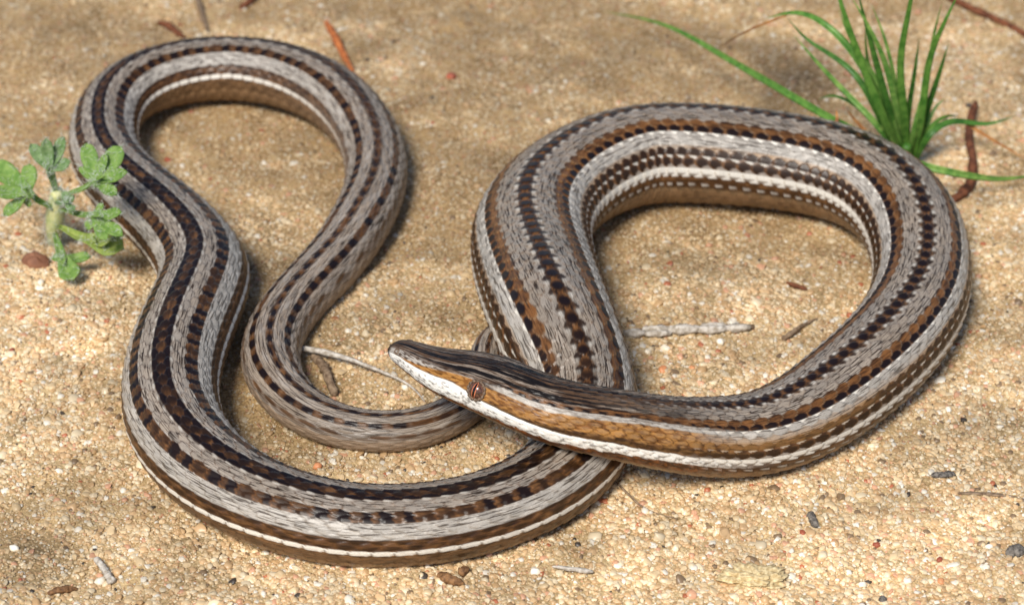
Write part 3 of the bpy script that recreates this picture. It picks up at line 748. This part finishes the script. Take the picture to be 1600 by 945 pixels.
def lobe(V_, F_, base, tipp, wd, cup=.12, k=11, nx_=7, droop=0.0):
    base, tipp = np.asarray(base), np.asarray(tipp)
    ax = tipp - base; Lg = np.linalg.norm(ax); ax = ax / Lg
    sd_ = np.cross(ax, np.array([0, -.55, .83])); sd_ /= np.linalg.norm(sd_); nn_ = np.cross(sd_, ax)
    b0 = len(V_)
    for q in range(k):
        f = q / (k - 1)
        pw_ = wd * (.34 + .66 * math.sin(min(1, f * 1.25) * math.pi / 2) ** 1.4) * math.sqrt(max(0, 1 - max(0, (f - .62) / .38) ** 2))
        c_ = base + ax * Lg * f + nn_ * (-droop * f * f + .02 * math.sin(f * 9))
        for g_ in range(nx_):
            x_ = -1 + 2 * g_ / (nx_ - 1)
            V_.append(c_ + sd_ * x_ * pw_ + nn_ * (cup * wd * x_ * x_ - .10 * wd * math.exp(-(x_ / .18) ** 2)))
    for q in range(k - 1):
        for g_ in range(nx_ - 1):
            z_ = b0 + q * nx_ + g_; F_.append((z_, z_ + 1, z_ + nx_ + 1, z_ + nx_))
    return nn_
def leaf(base, mid, lobes, mat, pet=.05, hair=80):
    """base, mid: points (view x, y, height); lobes: (tip x, y, height, half width cm)"""
    V_, F_ = [], []
    Bp, Mp = at(*base), at(*mid)
    lobe(V_, F_, Bp, Mp + (Mp - Bp) * .25, pet, .5)
    for tx, ty, tz, wd in lobes:
        tp = at(tx, ty, tz)
        nn_ = lobe(V_, F_, Mp - (tp - Mp) * .12, tp, wd * .84, random.uniform(-.05, .35), droop=random.uniform(0, .08))
    V_, F_ = np.array(V_), np.array(F_)
    nv = len(V_)
    th_ = np.array([0, .35, -.9]) * .012
    me = mesh_np('leaf', V_, F_)
    o = link('leaf', me, mat, weed); o.location = tuple(-wb * S)
    md = o.modifiers.new('thickness', 'SOLIDIFY'); md.thickness = .016 * S; md.offset = 0
    for _ in range(hair * max(1, len(lobes))):
        p = V_[random.randrange(nv)] + np.array([random.gauss(0, .02) for _q in range(3)])
        d_ = np.array([random.gauss(0, 1), random.gauss(-.3, 1), random.gauss(.5, 1)]); d_ /= np.linalg.norm(d_)
        s_ = np.cross(d_, [.3, .5, .8]); s_ /= np.linalg.norm(s_); l_ = random.uniform(.05, .13)
        bb = len(hairs_V)
        s3 = np.cross(s_, d_)
        hairs_V.extend([p + s_ * .0030, p - s_ * .0015 + s3 * .0026, p - s_ * .0015 - s3 * .0026, p + d_ * l_ + np.array([0, 0, -.015])])
        hairs_F.extend([(bb, bb + 1, bb + 3), (bb + 1, bb + 2, bb + 3), (bb + 2, bb, bb + 3)])
stem_top = (90, 300, .95)
leaf((90, 305, .9), (78, 266, 1.35), [(48, 226, 1.55, .10), (72, 216, 1.75, .10), (100, 214, 1.7, .10), (106, 250, 1.5, .10)], m_lf[1])
leaf((94, 312, .85), (150, 284, 1.45), [(134, 224, 1.75, .135), (166, 240, 1.75, .07), (190, 228, 1.8, .16), (124, 262, 1.5, .06), (200, 270, 1.6, .10), (182, 304, 1.4, .10)], m_lf[0])
leaf((94, 330, .75), (146, 338, 1.15), [(190, 332, 1.3, .10), (160, 318, 1.3, .06), (190, 366, 1.1, .11), (166, 376, 1.0, .10), (134, 358, .95, .08)], m_lf[0])
leaf((92, 356, .45), (140, 376, .6), [(194, 390, .62, .20), (178, 372, .75, .14)], m_lf[2], .07)
leaf((86, 366, .35), (98, 404, .35), [(114, 436, .25, .18), (80, 396, .35, .08), (142, 400, .35, .09)], m_lf[0], .06)
leaf((84, 330, .7), (44, 302, 1.1), [(-12, 250, 1.3, .17), (46, 256, 1.35, .13), (-10, 300, 1.15, .12), (36, 322, .9, .11), (4, 336, .85, .10)], m_lf[0])
leaf((88, 318, .85), (104, 318, 1.1), [(116, 330, 1.1, .07), (100, 296, 1.2, .06), (112, 306, 1.2, .06)], m_lf[1], .04, 60)
o = link('stem', tube_mesh('stem', [at(86, 384, -.05), at(85, 360, .3), at(87, 330, .65), at(90, 298, 1.0)], [.085, .11, .125, .07], 12, 20, .12, 2), m_stem, weed); o.location = tuple(-wb * S)
for _ in range(1100):
    f = random.random(); p = np.array(at(86 + 4 * f, 384 - 86 * f, 1.0 * f)) + np.array([random.gauss(0, .06) for _q in range(3)])
    d_ = np.array([random.gauss(0, 1), random.gauss(-.3, 1), random.gauss(.2, 1)]); d_ /= np.linalg.norm(d_)
    s_ = np.cross(d_, [.3, .5, .8]); s_ /= np.linalg.norm(s_); s3 = np.cross(s_, d_); bb = len(hairs_V)
    hairs_V.extend([p + s_ * .0030, p - s_ * .0015 + s3 * .0026, p - s_ * .0015 - s3 * .0026, p + d_ * random.uniform(.1, .22)])
    hairs_F.extend([(bb, bb + 1, bb + 3), (bb + 1, bb + 2, bb + 3), (bb + 2, bb, bb + 3)])
o = link('hairs', mesh_np('hairs', np.array(hairs_V), np.array(hairs_F)), m_hair, weed, kind='stuff'); o.location = tuple(-wb * S)

# ---------------------------------------------------------------- litter on the sand
m_grey = simple_mat('weathered_grey', lin(206, 198, 186), lin(150, 138, 122), 18, .8, .6, .2)
m_gbrown = simple_mat('grey_brown_wood', lin(150, 128, 104), lin(96, 76, 58), 16, .8, .6, .2)
m_red = simple_mat('red_root', lin(128, 78, 52), lin(84, 50, 34), 12, .75, .6, .2)
m_orange = simple_mat('orange_stalk', lin(186, 112, 62), lin(146, 80, 44), 12, .7, .5, .25)
m_brn = simple_mat('brown_husk', lin(150, 110, 72), lin(92, 64, 42), 22, .7, .7, .25)
m_char = simple_mat('charcoal', lin(138, 130, 120), lin(70, 64, 58), 26, .75, .9, .3)
def gz(p): return float(ground_h(np.array([p[0]]), np.array([p[1]]))[0])
def stick(name, pts, rad, mat, label, cat, rough=.25, seed=1, lift=.0, n=10, flat=1.0, steps=None):
    P = []
    for (x, y, *z) in pts:
        p = at(x, y, 0); p = at(x, y, gz(p) + (z[0] if z else 0) + lift)
        P.append(p)
    return link(name, tube_mesh(name, P, rad, n, steps or max(24, len(P) * 10), rough * 1.5, seed, flat, ends=.22 if len(P) < 4 else .08), mat, None, label, cat)

# grey jointed twig: separate overlapping scale-like segments along a core
tw = bpy.data.objects.new('jointed_twig', None); sc.collection.objects.link(tw); tw.empty_display_size = .005
tp = [at(976, 520, .10), at(1010, 516, .09), at(1050, 514, .09), at(1100, 512, .09), at(1140, 510, .09), at(1178, 511, .08)]
tw.location = tuple(tp[0] * S)
tw['label'] = 'pale grey weathered jointed twig lying inside the large loop'; tw['category'] = 'twig'
o = link('core', tube_mesh('core', tp, [.035] * 6, 8, 30, .2, 4), m_gbrown, tw); o.location = tuple(-tp[0] * S)
for x0, x1, dy, r in [(974, 1010, 2, .055), (1002, 1050, -3, .050), (1006, 1050, 4, .042), (1042, 1096, -1, .060), (1086, 1140, 1, .05), (1094, 1136, -5, .04), (1130, 1174, 0, .054)]:
    f0, f1 = np.interp([x0, x1], [976, 1178], [0, 1]); yy = lambda f: 519 - 8 * f + dy
    ps = [at(x0, yy(f0), .10), at(x0 * .7 + x1 * .3, yy(f0 * .7 + f1 * .3), .12), at(x0 * .3 + x1 * .7, yy(f0 * .3 + f1 * .7), .13), at(x1, yy(f1), .11)]
    o = link('segment', tube_mesh('segment', ps, [r * .6, r, r * .95, r * .45], 10, 20, .45, x0, ends=.09), m_grey, tw); o.location = tuple(-tp[0] * S)

stick('thin_stalk', [(466, 543, .12), (510, 551, .16), (560, 566, .13), (600, 582, .08), (640, 602, .05), (664, 628, .03)], [.034, .036, .026, .018, .014, .008], m_grey,
      'thin pale grey dry stalk lying between the tail bend and the snout', 'stalk', .15, 3)
stick('bent_twig', [(488, 556, .03), (505, 572, .04), (516, 595, .04), (524, 618, .03)], [.05, .06, .055, .045], m_gbrown, 'short pinkish brown twig lying under the thin grey stalk', 'twig', .4, 5)
stick('short_stick', [(1222, 531, .03), (1236, 521, .05), (1255, 508, .05), (1278, 497, .04)], [.035, .034, .022, .010], m_gbrown, 'short dark brown stick pointing away from the jointed twig', 'stick', .3, 6)
stick('red_root', [(1526, 158, .12), (1514, 200, .1), (1519, 245, .1), (1516, 285, .08), (1500, 305, .06), (1476, 322, .05)], [.05, .06, .055, .065, .07, .05], m_red,
      'reddish brown curved root lying under the grass blades', 'root', .35, 7)
stick('root_strand', [(1478, -6, .05), (1520, 14, .06), (1560, 32, .06), (1612, 60, .05)], [.045, .05, .05, .05], m_red, 'long thin reddish root strand lying behind the grass tuft', 'root', .25, 8)
stick('orange_stalk', [(508, 33, .12), (520, 52, .1), (530, 72, .08), (538, 88, .06), (552, 112, .04)], [.045, .055, .055, .045, .03], m_orange, 'bright orange dry stalk lying behind the small loop', 'stalk', .3, 9)
stick('red_stem_fragment', [(246, 36, .03), (262, 40, .06), (278, 52, .05), (290, 60, .03)], [.03, .05, .045, .03], m_red, 'small dull red stem fragment beside the small loop', 'stem', .4, 10)
stick('grey_stick', [(306, -8, .03), (315, 20, .04), (324, 50, .03)], [.04, .045, .03], m_gbrown, 'thin grey stick standing out behind the top of the small loop', 'stick', .3, 11)
stick('brown_fragment', [(374, 14, .03), (388, 4, .05), (400, -6, .04)], [.04, .05, .04], m_red, 'short reddish brown fragment behind the small loop', 'fragment', .4, 12)
stick('seed_husk', [(684, 897, .05), (700, 904, .07), (726, 911, .05)], [.035, .062, .03], m_brn, 'elongated brown seed husk on the sand below the front bend', 'seed', .35, 13)
stick('dark_seed', [(716, 896, .06), (723, 892, .08), (731, 888, .06)], [.03, .055, .035], m_brn, 'small round dark brown seed beside the elongated husk', 'seed', .3, 14)
stick('charred_flake', [(1454, 742, .03), (1472, 741, .05), (1492, 739, .03)], [.03, .05, .045], m_char, 'flat dark grey charred flake on bright sand', 'flake', .5, 15, flat=.5)
stick('grey_bark_bit', [(1264, 800, .03), (1270, 812, .05), (1276, 824, .03)], [.03, .045, .03], m_char, 'narrow grey bark bit standing slightly out of the sand', 'bark', .5, 16)
stick('lichen_twig', [(150, 872, .04), (158, 882, .06), (168, 897, .06), (176, 910, .04)], [.045, .035, .04, .05], m_grey, 'short bluish grey twig half buried among white grains', 'twig', .5, 17)
stick('buried_splinter', [(74, 927, .02), (95, 921, .04), (122, 919, .02)], [.03, .04, .02], m_brn, 'faint pinkish brown splinter half buried in coarse sand', 'splinter', .5, 18)
stick('white_flake', [(862, 884, .02), (890, 888, .04), (928, 893, .03)], [.018, .024, .03], m_grey, 'thin whitish grey splinter lying below the front bend', 'splinter', .4, 19)
stick('root_hair', [(962, 752, .03), (985, 775, .04), (1010, 795, .03), (1060, 810, .02)], [.010, .012, .010, .006], m_gbrown, 'hair-thin curved rootlet on the sand below the neck', 'rootlet', .2, 20)
stick('brown_sliver', [(1496, 770, .02), (1540, 771, .035), (1590, 776, .03)], [.02, .026, .02], m_gbrown, 'long flat greyish sliver beyond the charred flake', 'sliver', .4, 21, flat=.5)
stick('red_sliver', [(1228, 441, .03), (1242, 446, .045), (1262, 452, .03)], [.02, .03, .02], m_red, 'tiny reddish sliver on the sand inside the large loop', 'sliver', .4, 22)

def rock(name, px, py, r, mat, label, cat='pebble', group=None, seed=0, sq=(1, .85, .7), sink=.45, n=20, amp=.35, crumb=0):
    p = at(px, py, 0); z0 = gz(p); p = at(px, py, z0 + r * sq[2] * .3)
    th_ = np.linspace(0, np.pi, n // 2 + 1); ph = np.linspace(0, 2 * np.pi, n, endpoint=False)
    A_, B_ = np.meshgrid(th_, ph, indexing='ij')
    dx, dy, dz = np.sin(A_) * np.cos(B_), np.sin(A_) * np.sin(B_), np.cos(A_)
    f = 1 + amp * (fbm(dx * 1.6 + seed * 3.1 + 50, dy * 1.6 + dz * 1.3 + seed * 1.7 + 50, 3) - .5) * 2
    if crumb: f = f + crumb * (fbm(dx * 7 + 20, dy * 7 + dz * 5 + 31, 4) - .5) * 2
    a_ = seed * 1.3 if not crumb else .1
    x = f * dx * sq[0]; y = f * dy * sq[1]
    Vv = np.stack([p[0] + r * (x * math.cos(a_) - y * math.sin(a_)), p[1] + r * (x * math.sin(a_) + y * math.cos(a_)), p[2] + r * f * dz * sq[2]], -1).reshape(-1, 3)
    ii = np.arange(n // 2)[:, None] * n; jj = np.arange(n)[None]
    Ff = np.stack([ii + jj, ii + n + jj, ii + n + (jj + 1) % n, ii + (jj + 1) % n], -1).reshape(-1, 4)
    return link(name, mesh_np(name, Vv, Ff), mat, None, label, cat, group)
m_rb = simple_mat('red_brown_stone', lin(150, 104, 78), lin(116, 76, 56), 8, .7, .6, .3)
m_qz = simple_mat('white_quartz', lin(244, 238, 222), lin(228, 212, 184), 8, .3, .3, .5)
m_or = simple_mat('orange_stone', lin(214, 150, 104), lin(196, 124, 80), 8, .45, .4, .4)
m_rd = simple_mat('red_stone', lin(176, 98, 70), lin(144, 74, 54), 8, .5, .4, .4)
m_cr = simple_mat('cream_crust', lin(230, 210, 164), lin(178, 150, 104), 22, .9, 1.0, .2)
rock('red_stone', 56, 411, .17, m_rb, 'angular reddish brown stone beside the hairy weed', 'stone', None, 2, (1, .8, .75), amp=.5)
rock('cream_clod', 1178, 904, .28, m_cr, 'crumbly cream coloured sand clod on the bright sand', 'clod', None, 5, (1.3, .8, .32), amp=.55, n=110, crumb=.28)
rock('dark_pebble', 1586, 862, .11, m_char, 'rounded dark grey pebble beside pale quartz grains', 'pebble', None, 3)
rock('black_pebble', 1379, 936, .055, m_char, 'tiny black pebble on coarse bright sand', 'pebble', None, 6)
for k_, (x, y, r, lb) in enumerate([
        (1347, 913, .058, 'round bright white quartz pebble near the tiny black pebble'), (1236, 901, .07, 'cream white quartz pebble touching the crumbly clod'),
        (92, 737, .06, 'pale quartz pebble on packed sand between weed and splinter'), (156, 908, .075, 'oval white quartz pebble touching the bluish grey twig'),
        (1540, 886, .06, 'pale quartz pebble beside the rounded dark grey pebble'), (278, 657, .045, 'white quartz grain beside the outer flank of the front left bend'),
        (1012, 549, .06, 'white quartz chip just below the jointed twig'), (1040, 545, .075, 'flat pale quartz pebble just below the jointed twig'),
        (1125, 534, .06, 'white quartz pebble below the free end of the jointed twig'), (632, 605, .055, 'white quartz pebble beside the tip of the thin grey stalk'),
        (1038, 437, .05, 'white quartz pebble above the jointed twig'), (1482, 640, .05, 'white quartz pebble outside the thick right bend near the charred flake'),
        (838, 893, .07, 'pale quartz pebble beside the thin whitish splinter'), (1418, 907, .06, 'cream quartz pebble between black pebble and dark grey pebble'),
        (22, 856, .07, 'pale pinkish quartz pebble near the half buried pinkish splinter')]):
    rock('quartz_pebble', x, y, r * .85, m_qz, lb, 'pebble', 'white quartz pebbles on the sand', k_)
for k_, (x, y, r, lb) in enumerate([
        (1036, 578, .085, 'orange pebble between the jointed twig and the neck'), (1082, 575, .055, 'small pale orange pebble beside the larger orange pebble'),
        (496, 728, .07, 'orange pebble between the tail bend and the front bend'), (1470, 908, .06, 'small orange pebble beside cream quartz pebble'),
        (360, 834, .045, 'small orange pebble lying against the front left bend'), (232, 478, .05, 'small orange pebble beside the left flank below the weed')]):
    rock('orange_pebble', x, y, r * .8, m_or, lb, 'pebble', 'orange pebbles on the sand', k_ + 30)
for k_, (x, y, r, lb) in enumerate([
        (18, 548, .05, 'small dull red pebble on open sand below the weed'), (705, 120, .085, 'dull red pebble between the two loops behind the lizard'),
        (1254, 832, .045, 'small red pebble beside the narrow grey bark bit'), (1370, 851, .045, 'small red pebble on bright sand beyond the black pebble'),
        (1468, 874, .04, 'tiny red pebble next to the small orange pebble'), (262, 250, .05, 'small red pebble inside the small loop')]):
    rock('red_pebble', x, y, r, m_rd, lb, 'pebble', 'red pebbles on the sand', k_ + 50)
